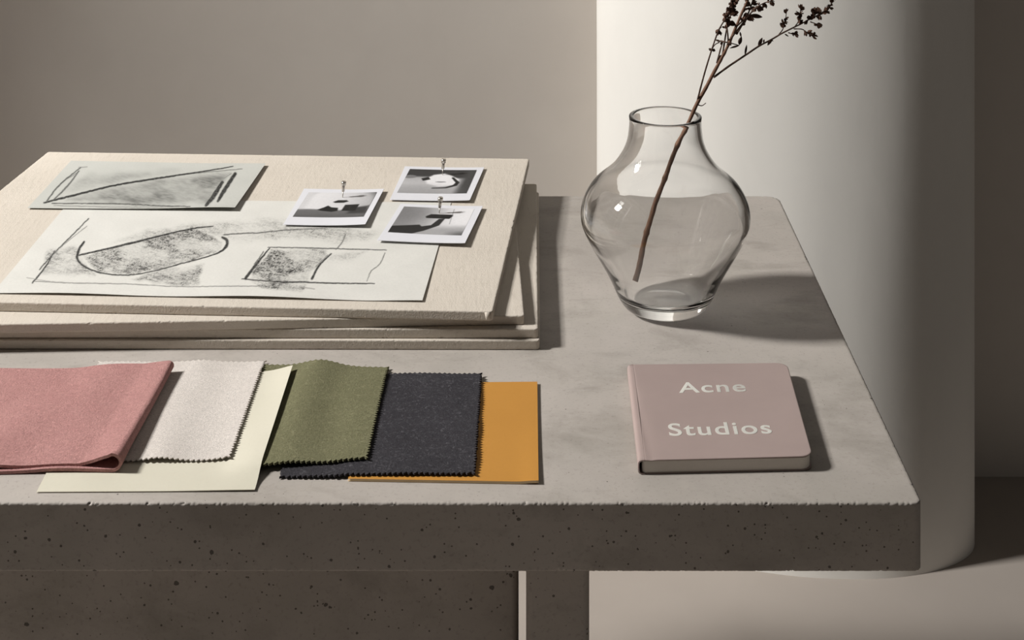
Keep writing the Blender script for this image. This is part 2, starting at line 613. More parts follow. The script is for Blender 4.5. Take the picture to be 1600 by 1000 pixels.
def sheet(name, xy, z, thick, mat, parent=None, col=None, mat_edge=None):
    """solid thin sheet from grids xy (nu,nv,2) and z (nu,nv) of its underside"""
    nu, nv = z.shape
    top = np.concatenate([xy, (z + thick)[..., None]], -1).reshape(-1, 3)
    bot = np.concatenate([xy, z[..., None]], -1).reshape(-1, 3)
    N = nu * nv
    i, j = np.meshgrid(np.arange(nu - 1), np.arange(nv - 1), indexing='ij')
    a = (i * nv + j).ravel(); b = ((i + 1) * nv + j).ravel(); c = ((i + 1) * nv + j + 1).ravel(); d = (i * nv + j + 1).ravel()
    ft = np.stack([a, b, c, d], 1)
    fb = np.stack([d, c, b, a], 1) + N
    per = [(k, 0) for k in range(nu)] + [(nu - 1, k) for k in range(1, nv)] + [(k, nv - 1) for k in range(nu - 2, -1, -1)] + [(0, k) for k in range(nv - 2, 0, -1)]
    pi = [p * nv + q for p, q in per]
    M0 = 2 * N
    rt = top[pi]; rb = bot[pi]
    n = len(pi)
    V = np.concatenate([top, bot, rt, rb])
    fs = [(M0 + n + k, M0 + n + (k + 1) % n, M0 + (k + 1) % n, M0 + k) for k in range(n)]
    o = mk(name, V, ft.tolist() + fb.tolist() + fs, mat, parent)
    me = o.data
    if mat_edge:
        me.materials.append(mat_edge)
        idx = np.zeros(len(me.polygons), dtype=np.int32); idx[len(ft) + len(fb):] = 1
        me.polygons.foreach_set('material_index', idx)
    if col is not None:
        at = me.attributes.new('print', 'FLOAT_COLOR', 'POINT')
        C = np.ones((len(V), 4), dtype=np.float32)
        C[:N, :3] = col.reshape(-1, 3)
        C[N:, :3] = np.median(col.reshape(-1, 3), 0)
        at.data.foreach_set('color', C.ravel())
    return o


# charcoal drawings: strokes are laid down in the pixel frame of the photograph
def A(x, y): return (x / 3.571, 220 + y / 3.571)
def B(x, y): return (400 + x / 2.941, 220 + y / 2.941)


def seg_dist(px, py, pts, ws):
    best = np.zeros_like(px)
    for (p, q, w0, w1) in zip(pts[:-1], pts[1:], ws[:-1], ws[1:]):
        dx, dy = q[0] - p[0], q[1] - p[1]
        L = dx * dx + dy * dy + 1e-9
        t = np.clip(((px - p[0]) * dx + (py - p[1]) * dy) / L, 0, 1)
        d = np.hypot(px - p[0] - t * dx, py - p[1] - t * dy)
        wd = (w0 + (w1 - w0) * t) / 2
        best = np.maximum(best, 1 - sstep(wd * .55, wd * 1.15 + .45, d))
    return best


def in_poly(px, py, poly, soft):
    ins = np.zeros(px.shape, bool)
    n = len(poly)
    dm = np.full(px.shape, 1e9)
    for i in range(n):
        (x0, y0), (x1, y1) = poly[i], poly[(i + 1) % n]
        cr = ((y0 > py) != (y1 > py)) & (px < (x1 - x0) * (py - y0) / (y1 - y0 + 1e-9) + x0)
        ins ^= cr
        dx, dy = x1 - x0, y1 - y0
        t = np.clip(((px - x0) * dx + (py - y0) * dy) / (dx * dx + dy * dy + 1e-9), 0, 1)
        dm = np.minimum(dm, np.hypot(px - x0 - t * dx, py - y0 - t * dy))
    sd = np.where(ins, dm, -dm)
    return sstep(-soft, soft, sd)


def charcoal(px, py, paper_col, strokes, patches, seed):
    grain = fbm(px * .9, py * 1.6, seed, 4)
    fine = vnoise(px * 1.6, py * 2.6, seed + 9)
    dark = np.zeros_like(px)
    for poly, amt, soft, tex in patches:
        mk_ = in_poly(px + 6 * (vnoise(px * .07, py * .12, seed + 3) - .5), py + 5 * (vnoise(px * .07, py * .12, seed + 4) - .5), poly, soft)
        st = fbm((px + py * .9) * .12, (py * 1.5 - px * .35) * .35, seed + 20, 4)
        lowf = .35 + 1.0 * sstep(.3, .72, fbm(px * .028, py * .06, seed + 70, 3))
        if tex > .5:
            t = sstep(.38, .72, .55 * grain + .45 * st)
            t2 = sstep(.5, .8, .5 * fine + .5 * fbm(px * .35, py * .7, seed + 31, 3))
            dark = np.maximum(dark, mk_ * amt * lowf * (.25 + .8 * t + 1.0 * t2 * (tex)))
        else:
            dark = np.maximum(dark, mk_ * amt * (.4 + .5 * lowf) * (.72 + .4 * sstep(.2, .8, st)))
    for pts, ws, amt in strokes:
        if not hasattr(ws, '__len__'): ws = [ws] * len(pts)
        if len(pts) > 2:
            q = catmull([(*p, w_) for p, w_ in zip(pts, ws)], 5)
            pts = [(c[0], c[1]) for c in q]; ws = [max(.3, c[2]) for c in q]
        jx = 1.0 * (vnoise(px * .25, py * .25, seed + 40) - .5); jy = .8 * (vnoise(px * .25, py * .25, seed + 41) - .5)
        s = seg_dist(px + jx, py + jy, pts, [1.3 * w_ + .25 for w_ in ws])
        dark = np.maximum(dark, s * amt * (.84 + .30 * sstep(.2, .6, .5 * fine + .5 * grain)))
    dark = np.clip(dark, 0, .97)
    smud = fbm(px * .03, py * .06, seed + 60, 3) - .5
    base = np.array(paper_col[:3]) * (1 + .10 * smud[..., None])
    ink = np.array(srgb(24, 23, 22)[:3])
    return base * (1 - dark[..., None]) + ink * dark[..., None]


def paper_sheet(name, corners, zoff, nu, nv, lift, col_fn, label, cat):
    c = [P(*p, ZB + zoff) for p in corners]
    u, v_ = np.meshgrid(np.linspace(0, 1, nu), np.linspace(0, 1, nv), indexing='ij')
    xy = bil(c, u, v_)
    z = ZB + zoff + lift(u, v_)
    px, py = pix(xy[..., 0], xy[..., 1], z)
    o = sheet(name, xy, z, .00025, MAT['draw'], col=col_fn(px, py))
    return tag(o, label, cat)


k = 1 / 3.571
S_low = [
    ([A(495, 435), A(400, 530), A(300, 630), A(220, 720)], 1.2, .8),
    ([A(485, 478), A(380, 560), A(290, 640)], .8, .5),
    ([A(305, 615), A(250, 710), A(180, 795)], [1.2, 1.8, 1.4], .85),
    ([A(185, 785), A(400, 795), A(700, 800), A(1000, 815), A(1250, 812), A(1560, 812)], .8, .55),
    ([A(150, 765), A(320, 790), A(620, 797)], .7, .4),
    ([A(470, 565), A(440, 610), A(430, 655), A(460, 695), A(520, 725), A(600, 745), A(720, 750), A(850, 730), A(1000, 690), A(1150, 650), A(1230, 620), A(1265, 585), A(1265, 555), A(1240, 540)],
     [2.2, 3, 3, 2.4, 1.8, 1.3, 1.2, 1, 1.1, 1.3, 2, 3.6, 3.8, 2.6], .92),
    ([A(440, 640), A(700, 580), A(900, 530), A(1080, 490), A(1190, 478)], [1.8, 2.6, 2.2, 1.8, .8], .9),
    ([A(860, 718), A(940, 705), A(1010, 685)], 1, .6),
    ([A(1250, 525), A(1400, 515), B(0, 425), B(150, 410), B(320, 404)], [1.4, 1.4, 1.3, 1.2, .7], .75),
    ([A(1505, 600), A(1430, 690), A(1370, 770)], [1.2, 2.8, 3.4], .92),
    ([A(1470, 620), A(1420, 690)], 1.2, .7),
    ([B(55, 490), B(300, 495), B(600, 503)], [.9, 1.3, .7], .75),
    ([A(1350, 772), A(1571, 790), B(200, 650), B(330, 655), B(545, 657)], [1.0, 1.6, 1.7, 1.6, .9], .85),
    ([B(345, 520), B(290, 575), B(258, 635)], [1.4, 2.0, 2.8], .92),
    ([B(330, 525), B(275, 580)], 1.0, .6),
    ([B(410, 432), B(395, 470), B(368, 500)], [1.4, 1.2, .8], .65),
    ([B(592, 517), B(570, 565), B(530, 600), B(510, 645)], 1.0, .6),
    ([B(200, 672), B(270, 682)], 1.0, .4),
]
P_low = [
    ([A(460, 640), A(700, 585), A(1080, 492), A(1240, 560), A(1220, 625), A(1000, 690), A(720, 748), A(560, 735)], .66, 3, 1),
    ([A(270, 615), A(425, 590), A(480, 700), A(530, 745), A(235, 750)], .48, 5, 1),
    ([A(600, 580), A(840, 500), A(1080, 470), A(1571, 440), A(1571, 560), A(1270, 570), A(1230, 530)], .30, 6, 1),
    ([A(740, 770), A(900, 720), A(1140, 690), A(1100, 805), A(960, 812)], .46, 3, 1),
    ([A(1390, 765), A(1510, 605), B(310, 498), B(330, 525), B(262, 600), B(215, 690), A(1450, 820)], .70, 3, 1),
    ([B(345, 525), B(500, 508), B(420, 560), B(335, 562)], .28, 5, 1),
    ([B(0, 365), B(160, 362), B(300, 380), B(600, 430), B(560, 442), B(380, 470), B(280, 452), B(0, 446)], .30, 7, 1),
    ([B(220, 405), B(340, 400), B(360, 440), B(260, 450)], .40, 6, 1),
]
S_up = [
    ([A(245, 347), A(400, 308), A(640, 250), A(850, 215), A(1080, 180), A(1300, 145)], [1.6, 2.4, 2.2, 2.2, 1.6, .8], .92),
    ([A(1090, 182), A(1350, 158)], .8, .55),
    ([A(255, 345), A(330, 250), A(450, 150)], [1.4, 1.6, 1.0], .75),
    ([A(300, 330), A(380, 250), A(440, 170)], [1.6, 2.0, 1.2], .7),
    ([A(270, 320), A(340, 240), A(430, 180)], .8, .5),
    ([A(440, 150), A(485, 147)], .8, .4),
    ([A(290, 350), A(640, 352), A(850, 362), A(1060, 368)], [.9, 1.3, 1.2, .8], .75),
    ([A(300, 362), A(700, 372), A(1000, 370)], .7, .45),
    ([A(1150, 360), A(1190, 312), A(1240, 232)], [3.6, 5.6, 4.6], .88),
    ([A(1217, 336), A(1255, 272), A(1312, 185)], [3.0, 5.0, 4.2], .9),
    ([A(1205, 240), A(1290, 185)], .8, .5),
]
P_up = [
    ([A(380, 325), A(640, 258), A(900, 212), A(1280, 180), A(1160, 350), A(850, 355), A(520, 350)], .56, 7, .3),
    ([A(340, 290), A(480, 195), A(800, 180), A(1000, 165), A(700, 235)], .36, 9, .3),
    ([A(820, 245), A(1220, 190), A(1190, 290), A(860, 300)], .46, 9, .6),
]
paper_sheet('charcoal_drawing', [(-12, 459), (660, 472), (705, 317), (112, 311)], .0004, 640, 230,
            lambda u, v: .0022 * np.exp(-((u - .18) / .16) ** 2) * np.exp(-v / .12) + .0028 * np.exp(-((u - .62) / .16) ** 2) * np.exp(-v / .14) + .0016 * sstep(.85, 1, u) * (1 - v) ** 2,
            lambda px, py: charcoal(px, py, srgb(208, 206, 200), S_low, P_low, 11),
            'large off white sheet with a charcoal sketch of curves, partly under the photos', 'drawing')
paper_sheet('charcoal_drawing', [(43, 326), (367, 330), (415, 258), (111, 252)], .0012, 330, 120,
            lambda u, v: .0006 + .0016 * np.exp(-((u - .75) / .3) ** 2) * np.exp(-v / .25) + .0030 * sstep(.6, 1, u) * (1 - .55 * v),
            lambda px, py: charcoal(px, py, srgb(186, 186, 180), S_up, P_up, 51),
            'smaller grey sheet with a charcoal sketch of a long triangle', 'drawing')


# ------------------------------------------------------------------ instant photos and pins
def Z4(x, y): return (420 + x / 4.444, 230 + y / 4.444)


def g2l(g): return np.where(g <= .04045, g / 12.92, ((g + .055) / 1.055) ** 2.4)


def blob(u, v, cu, cv, ru, rv, s=.15):
    return 1 - sstep(1 - s, 1 + s, np.hypot((u - cu) / ru, (v - cv) / rv))


def poly(u, v, pts, s=.012): return in_poly(u, v, pts, s)


def mixg(g, m, val): return g * (1 - m) + val * m


def img1(u, v):  # dark blocks on a table, one floating
    g = .84 - .20 * u + .06 * np.sin(u * 3) - .25 * sstep(.75, 1.05, np.hypot(u - .5, (v - .45) * .9) * 1.6)
    g = mixg(g, 1 - sstep(.06, .16, u + v * .03), .78)
    g = mixg(g, sstep(.66, .74, v + .02 * np.sin(u * 9)), .56 - .22 * v)
    g = mixg(g, poly(u, v, [(.74, .62), (1, .55), (1, .85), (.74, .85)], .05), .22)
    g = mixg(g, poly(u, v, [(.28, .70), (.36, .60), (.40, .53), (.46, .60), (.56, .62), (.58, .74), (.50, .78), (.34, .74)]), .10)
    g = mixg(g, poly(u, v, [(.64, .50), (.84, .48), (.83, .74), (.63, .74)]), .12)
    g = mixg(g, poly(u, v, [(.44, .38), (.50, .31), (.62, .31), (.66, .36), (.60, .41), (.48, .42)]), .09)
    return g


def img2(u, v):  # pale bent form against the dark
    g = .20 + .03 * v
    g = mixg(g, sstep(.28, .40, v + .03 * np.sin(u * 7) - .18 * np.clip(u - .8, 0, 1)), .70 - .22 * np.abs(v - .6))
    g = mixg(g, poly(u, v, [(.30, .40), (.40, .22), (.55, .16), (.66, .24), (.80, .40), (.82, .62), (.55, .72), (.36, .60)], .03), .86)
    g = mixg(g, sstep(.80, .95, u + .05 * v), .24)
    g = mixg(g, blob(u, v, .06, .32, .10, .07), .45)
    ln = seg_dist(u * 100, v * 100, [(48, 78), (66, 76), (78, 66), (80, 54), (70, 34)], [5, 6, 7, 6, 4])
    g = mixg(g, ln, .10)
    g = mixg(g, poly(u, v, [(.24, .38), (.34, .32), (.38, .42), (.28, .48)]), .10)
    g = mixg(g, blob(u, v, .55, .52, .08, .02), .45)
    g = mixg(g, blob(u, v, .30, .90, .5, .25, .6) * .4, .55)
    return g


def img3(u, v):  # arm holding a dark hammer shape
    g = .56 + .30 * sstep(0, .9, u) - .10 * sstep(.5, 1, v)
    g = mixg(g, (1 - sstep(.1, .75, np.hypot(u - .05, v - .25))) * .6, .40)
    g = mixg(g, sstep(.66, .90, v + .15 * u - .05) * sstep(.3, .5, u), .62)
    g = mixg(g, sstep(.78, 1.0, v) * sstep(.70, 1.0, u), .34)
    g = mixg(g, poly(u, v, [(-.02, 1.02), (-.02, .76), (.22, .70), (.36, .66), (.40, .72), (.52, .66), (.58, .42), (.66, .40), (.63, .66), (.46, .88), (.30, 1.02)]), .13)
    g = mixg(g, poly(u, v, [(.38, .34), (.44, .25), (.74, .24), (.75, .30), (.72, .40), (.52, .40), (.40, .40)]), .08)
    g = mixg(g, seg_dist(u * 100, v * 100, [(72, 3), (76, 60)], [1, 1]) * .5, .42)
    return g


def instant_photo(outer, inner, zoff, img, lift, label):
    c = [P(*Z4(*p), ZB + zoff) for p in outer]       # FL FR BR BL
    cen = sum(c) / 4
    root = empty('instant_photo', (cen[0], cen[1], ZB + zoff), label, 'photo', 'instant photos pinned to the top board')
    nu, nv = 40, 40
    u, v_ = np.meshgrid(np.linspace(0, 1, nu), np.linspace(0, 1, nv), indexing='ij')
    xy = bil(c, u, v_)
    z = ZB + zoff + lift(u, v_)
    sheet('border', xy, z, .0005, MAT['pborder'], root)
    nu, nv = 150, 90
    ci = [P(*Z4(*p), ZB + zoff + .0006) for p in inner]
    u, v_ = np.meshgrid(np.linspace(0, 1, nu), np.linspace(0, 1, nv), indexing='ij')
    xy = bil(ci, u, v_)
    # same curl as the border below: find the border's parameters by an affine fit
    Am = np.array([[*(c[1] - c[0])[:2]], [*(c[3] - c[0])[:2]]])
    uv = (xy - c[0][:2]) @ np.linalg.inv(Am)
    z = ZB + zoff + lift(np.clip(uv[..., 0], 0, 1), np.clip(uv[..., 1], 0, 1)) + .00052
    g = np.clip(img(u, 1 - v_), 0, 1)
    gx = .03 * (fbm(u * 40, v_ * 30, 5, 2) - .5)
    g = np.clip(g + gx, .02, 1)
    col = g2l(g)[..., None] * np.array([1.0, .985, 1.0])
    sheet('picture', xy, z, .00012, MAT['photo'], root, col=col)
    return root


curl = lambda a, b, c_=0: (lambda u, v: .0002 + a * (1 - v) ** 2 * (1 - .3 * u) + b * u ** 3 * (1 - v * .2) + c_ * v ** 3)
instant_photo([(100, 550), (670, 562), (800, 305), (245, 291)], [(165, 490), (658, 501), (750, 325), (277, 314)], .0010, img1, curl(.0016, .0030),
              'instant photo of dark blocks with one floating, pinned left of the other two')
instant_photo([(840, 376), (1395, 389), (1496, 152), (945, 136)], [(890, 322), (1373, 334), (1443, 168), (980, 152)], .0004, img2, curl(.0014, .0022),
              'instant photo of a pale bent shape on black, pinned nearest the back edge')
instant_photo([(752, 660), (1362, 689), (1486, 421), (915, 396)], [(826, 597), (1337, 627), (1428, 437), (940, 412)], .0016, img3, curl(.0018, .0020),
              'instant photo of a dark hammer held up by an arm, pinned at the front right')


def pin(tip, label):
    p = P(*tip, ZB + .002)
    root = empty('push_pin', tuple(p), label, 'pin', 'steel pins in the photos')
    x, y, z = p
    lean = .0016
    def part(nm, prof, t0):
        V, Fc = lathe(prof, 0, 0, 20)
        V = [(vx + x + lean * (vz / .02), vy + y, vz + z) for vx, vy, vz in V]
        mk(nm, V, Fc, MAT['pin'], root)
    part('needle', [(0, -.004), (.0005, -.003), (.0006, .0085), (0, .0086)], 0)
    part('shaft', [(0, .0075), (.0016, .0077), (.0019, .0085), (.0019, .0150), (.0014, .0158), (0, .0158)], 0)
    part('head', [(0, .0152), (.0026, .0154), (.0031, .0160), (.0032, .0196), (.0026, .0205), (0, .0206)], 0)


pin((535.3, 309), 'small steel pin in the photo of floating dark blocks')
pin((691.3, 273), 'small steel pin in the rearmost photo of a pale shape')
pin((686.3, 334.5), 'small steel pin in the photo of a held hammer')

# ------------------------------------------------------------------ swatches: stacked over a height map of what lies below
GX0, GY0, GS = -.80, 1.30, .002
GNX, GNY = 440, 200
HM = np.full((GNX, GNY), T)


def blur(a, r, n=2):
    for _ in range(n):
        for ax in (0, 1):
            p = np.pad(a, [(r, r) if k == ax else (0, 0) for k in (0, 1)], mode='edge')
            cs = np.cumsum(np.insert(p, 0, 0, axis=ax), axis=ax)
            w_ = 2 * r + 1
            a = (np.take(cs, range(w_, cs.shape[ax]), ax) - np.take(cs, range(0, cs.shape[ax] - w_), ax)) / w_
    return a


def dilate(a, r):
    for ax in (0, 1):
        p = np.pad(a, [(r, r) if k == ax else (0, 0) for k in (0, 1)], mode='edge')
        a = np.max(np.stack([np.take(p, range(k, k + a.shape[ax]), ax) for k in range(2 * r + 1)]), 0)
    return a


def hm_at(hm, xy):
    gx = np.clip((xy[..., 0] - GX0) / GS, 0, GNX - 1.001); gy = np.clip((xy[..., 1] - GY0) / GS, 0, GNY - 1.001)
    i = gx.astype(int); j = gy.astype(int); fx = gx - i; fy = gy - j
    return (hm[i, j] * (1 - fx) + hm[i + 1, j] * fx) * (1 - fy) + (hm[i, j + 1] * (1 - fx) + hm[i + 1, j + 1] * fx) * fy


def stamp(c, fn):
    """write the top height of a finished sheet into the map"""
    gx, gy = np.meshgrid(GX0 + GS * np.arange(GNX), GY0 + GS * np.arange(GNY), indexing='ij')
    m = in_poly(gx, gy, [tuple(p[:2]) for p in c], 1e-5) > .5
    HM[m] = np.maximum(HM, fn(np.stack([gx, gy], -1)))[m]


def swatch(name, px_corners, thick, mat, label, zig=True, stiff=False, wave=None, edge=None, pitch=.0045, cat='fabric swatch', bend=None, group='fabric and card swatches'):
    hz = T + .004
    c = [P(*p, hz if not stiff else T + .003) for p in px_corners]  # FL FR BR BL
    W = np.linalg.norm(c[1][:2] - c[0][:2]); D = np.linalg.norm(c[2][:2] - c[1][:2])
    st = pitch / 2
    nu = 2 * int(W / pitch) + 1; nv = 2 * int(D / pitch) + 1
    sub = 2 if zig else 1
    U = np.linspace(0, 1, (nu - 1) * sub + 1); Vv = np.linspace(0, 1, (nv - 1) * sub + 1)
    u, v_ = np.meshgrid(U, Vv, indexing='ij')
    xy = bil(c, u, v_)
    ex = (c[1] - c[0])[:2] / W; ey = (c[2] - c[1])[:2] / D
    if bend is not None:
        du, dv = bend(u, v_)
        xy = xy + du[..., None] * ex + dv[..., None] * ey
    if zig:
        rs = np.random.RandomState(len(label))
        am = pitch * .58
        tri = lambda n: np.abs((np.arange(n) / (2 * sub)) % 1 - .5) * 2
        tu = tri(u.shape[0]) * am * (.8 + .4 * rs.rand(u.shape[0])); tv = tri(u.shape[1]) * am * (.8 + .4 * rs.rand(u.shape[1]))
        fall = np.array([1, .55, .2])
        for q in range(3):
            xy[:, q] -= (tu * fall[q])[:, None] * ey
            xy[:, -1 - q] += (tu * fall[q])[:, None] * ey
            xy[q, :] -= (tv * fall[q])[:, None] * ex
            xy[-1 - q, :] += (tv * fall[q])[:, None] * ex
    ground = blur(dilate(HM, 5 if stiff else 3), 5 if stiff else 3, 2)
    wf = wave if wave else (lambda uu, vv: 0 * uu)
    z = hm_at(ground, xy) + .0003 + wf(u, v_)
    o = sheet(name, xy, z, thick, mat, mat_edge=edge)
    tag(o, label, cat, group)
    cc = np.array([p[:2] for p in c])
    def top(g):
        d = g - c[0][:2]
        Am = np.array([(c[1] - c[0])[:2], (c[3] - c[0])[:2]])
        uv = np.clip(d @ np.linalg.inv(Am), 0, 1)
        return hm_at(ground, g) + .0003 + wf(uv[..., 0], uv[..., 1]) + thick
    stamp(c, top)
    return o


swatch('colour_card', [(544, 747), (841.5, 752), (839.5, 595.5), (560, 598)], .0022, MAT['must'], 'mustard yellow card lying flat on the concrete under the charcoal felt',
       zig=False, stiff=True, edge=MAT['mustedge'], cat='colour card', wave=lambda u, v: .0012 * sstep(.88, 1, u) * (1 - v) ** 3)
swatch('felt_swatch', [(441, 740), (739, 740), (749, 584), (470, 581)], .0018, MAT['char'], 'dark charcoal felt swatch with pinked edges, between olive felt and mustard card',
       wave=lambda u, v: .0004 + .0004 * sstep(.7, 1, u) + .0008 * np.sin(u * 7 + v * 3) ** 2 + .0008 * np.sin(v * 11) ** 2 * u)
swatch('felt_swatch', [(380, 729), (571, 721), (604, 573), (408, 568)], .0020, MAT['olive'], 'olive green felt swatch with pinked edges, right of the pale yellow card',
       wave=lambda u, v: .0004 + .0062 * np.exp(-((u - .48 + .10 * (1 - v)) / .17) ** 2) * (.35 + .65 * v) + .003 * np.exp(-((u - .18) / .12) ** 2) * (1 - v) ** 2 + .0003 * sstep(.8, 1, u))
swatch('colour_card', [(57, 765), (398, 763), (457.5, 582), (150, 585)], .0006, MAT['cream'], 'pale yellow paper card under the ivory and pink fabrics',
       zig=False, stiff=True, cat='colour card', wave=lambda u, v: .0002 + .0008 * sstep(.55, 1, u) * (1 - .5 * v))
swatch('felt_swatch', [(110, 717), (357, 716), (411.5, 563), (157, 562)], .0010, MAT['white'], 'ivory white cloth swatch with pinked edges, lying on the pale yellow card',
       wave=lambda u, v: .0005 + .0030 * np.exp(-((u - .57) / .13) ** 2) * (1 - v) ** 2 + .0018 * np.exp(-((u - .63) / .10) ** 2) * v ** 2 + .0004 * sstep(.75, 1, u) * (1 - .3 * v))

# pink wool, folded double with the fold on the right
gz = blur(dilate(HM, 3), 5, 2)
prof_n = 150
back_r, front_r = P(266, 574, T + .012), P(188, 731, T + .006)
VN = 110
rows_t, rows_b = [], []
LXP = -.78
thick = .0026
V, Fc = [], []
ring = []
for j in range(VN):
    v_ = j / (VN - 1)                      # 0 front, 1 back
    xr = front_r[0] * (1 - v_) + back_r[0] * v_
    yf = front_r[1] * (1 - v_) + back_r[1] * v_
    rad = .0044 + .0022 * math.exp(-v_ / .12) - .0012 * v_
    cl = []                                # centre line: bottom layer left->right, loop, top layer right->left
    nb = 120
    for i in range(nb):
        x = LXP + (xr - rad * 1.2 - LXP) * (i / (nb - 1)) ** .9
        cl.append((x, 'b', 0))
    for i in range(1, 14):
        an = -math.pi / 2 + math.pi * i / 14
        cl.append((xr - rad * 1.2 + math.cos(an) * rad * 1.2, 'l', math.sin(an)))
    for i in range(nb - 1, -1, -1):
        x = LXP + (xr - rad * 1.2 - LXP) * (i / (nb - 1)) ** .9
        cl.append((x, 't', 0))
    ring.append((cl, xr, yf, rad, v_))


def pink_y(x, v_, layer, d=1.0):
    lf, rb = P(0, 737, T + .004)[1], P(0, 566, T + .012)[1]
    yfr = front_r[1] + .0015 * math.sin(x * 30 + 1) + (.0035 * (1 - math.exp(-(d / .016) ** 2)) if layer == 't' else 0.0)
    return yfr * (1 - v_) + (rb + .001 * math.sin(x * 19)) * v_


rowsV = []
for cl, xr, yf, rad, v_ in ring:
    row = []
    for (x, ly, s) in cl:
        y = pink_y(x, v_, ly, max(0, xr - rad * 1.2 - x))
        g = float(hm_at(gz, np.array([x, y])))
        zb = g + .0006 + thick / 2
        d = max(0, (xr - x))
        open_ = rad * 2 * math.exp(-(d / .030) ** 2) if d > rad * 1.2 else rad * 2
        wav = .0040 * math.exp(-((x + .455 + .10 * (1 - v_) - .05) / .035) ** 2) * (1 - .7 * v_) + .0026 * math.exp(-((x + .36 - .05 * v_) / .022) ** 2) + .0010 * v_ ** 6 + .0026 * math.exp(-((x + .60) / .05) ** 2) * (1 - v_) + .0010 * math.sin(v_ * 9 + x * 21)
        zt_ = zb + thick * 1.05 + max(0, open_ - thick) + max(0, wav) * (1 - math.exp(-(d / .02) ** 2) * .6)
        if ly == 'b': z = zb + .0008 * math.sin(x * 34) ** 2
        elif ly == 't': z = zt_
        else:
            zc, hr = (zb + zt_) / 2, (zt_ - zb) / 2
            z = zc + hr * s
        row.append(np.array([x, y, z]))
    rowsV.append(row)
n = len(rowsV[0])
outer, inner = [], []
for row in rowsV:
    for i in range(n):
        a_, b_ = row[max(0, i - 1)], row[min(n - 1, i + 1)]
        t = b_ - a_
        nn = np.array([t[2], 0, -t[0]])
        nn /= np.linalg.norm(nn) + 1e-12
        outer.append(row[i] + nn * thick / 2)
        inner.append(row[i] - nn * thick / 2)
N = VN * n
V = outer + inner
Fc = []
for j in range(VN - 1):
    for i in range(n - 1):
        a_, b_, c_, d_ = j * n + i, j * n + i + 1, (j + 1) * n + i + 1, (j + 1) * n + i
        Fc.append((d_, c_, b_, a_)[::-1]); Fc.append((a_ + N, b_ + N, c_ + N, d_ + N)[::-1])
base = len(V)
for j, fl_ in ((0, 1), (VN - 1, -1)):
    e0 = len(V)
    V += [outer[j * n + i] for i in range(n)] + [inner[j * n + i] for i in range(n)]
    for i in range(n - 1):
        q = (e0 + i, e0 + n + i, e0 + n + i + 1, e0 + i + 1)
        Fc.append(q if fl_ > 0 else q[::-1])
tag(mk('folded_cloth', V, Fc, MAT['pink']), 'thick dusty pink wool cloth folded double, left of the ivory swatch', 'fabric swatch', 'fabric and card swatches')

# ------------------------------------------------------------------ notebook
BTK = .0128
ct = .0009
zc = T + BTK
c = [P(997, 719, zc), P(1270, 713, zc), P(1229.5, 567.5, zc), P(980, 569.5, zc)]   # FL FR BR BL
cen = sum(c) / 4
bk = empty('notebook', (cen[0], cen[1], T), 'closed mauve softcover notebook with silver lettering, on the bare concrete', 'notebook')
fl, fr, br, bl = c
ex = (fr - fl) / np.linalg.norm(fr - fl); ey = (bl - fl) / np.linalg.norm(bl - fl)
ins = lambda q, du, dv: q + ex * du + ey * dv
sp_w = .006
slab('back_cover', [ins(fl, sp_w, 0), fr, br, ins(bl, sp_w, 0)], [.002, .010, .010, .002], T + .0002, T + .0002 + ct, .0002, .003, MAT['cover'], bk, nside=2)
slab('page_block', [ins(fl, .0035, .0012), ins(fr, -.0015, .0012), ins(br, -.0015, -.0012), ins(bl, .0035, -.0012)], [.003, .0095, .0095, .003], T + .0002 + ct, zc - ct - .0006, .0002, .003, MAT['pages'], bk, nside=8)
# front cover: a thin sheet, free edge lifting a little
pts, nor = round_poly([ins(fl, sp_w, 0), fr, br, ins(bl, sp_w, 0)], [.001, .011, .011, .001], .0015)
Wd = np.linalg.norm(fr - fl)


def cov_lift(p):
    u = float(np.dot(np.array([p[0], p[1], 0]) - np.array([fl[0], fl[1], 0]), ex)) / Wd
    return .0006 * max(0, u - .2) ** 1.5 - .0005 * math.exp(-((u - .075) / .018) ** 2)


cov = empty
NU, NV = 70, 60
V, Fc = [], []
o = None
n = len(pts)
rings = [(.0002, zc - ct), (0, zc - ct + .0002), (0, zc - .0003), (.0003, zc)]
V = []
for i_, z in rings:
    for q in range(n):
        p = pts[q] - nor[q] * i_
        V.append((p[0], p[1], z + cov_lift(p)))
for r_ in range(len(rings) - 1):
    for q in range(n):
        q2 = (q + 1) % n
        Fc.append((r_ * n + q, r_ * n + q2, (r_ + 1) * n + q2, (r_ + 1) * n + q))
# concentric fill so that the lift bends smoothly
cx, cy = pts.mean(0)
prev = (len(rings) - 1) * n
for s in (.985, .95, .9, .8, .65, .45, .2):
    b0 = len(V)
    for q in range(n):
        p = np.array([cx, cy]) + (pts[q] - np.array([cx, cy])) * s
        V.append((p[0], p[1], zc + cov_lift(p)))
    for q in range(n):
        q2 = (q + 1) % n
        Fc.append((prev + q, prev + q2, b0 + q2, b0 + q))
    prev = b0
Fc.append(tuple(prev + q for q in range(n)))
Fc.append(tuple(range(n - 1, -1, -1)))
fc = mk('front_cover', V, Fc, MAT['cover'], bk, flat_big=False)
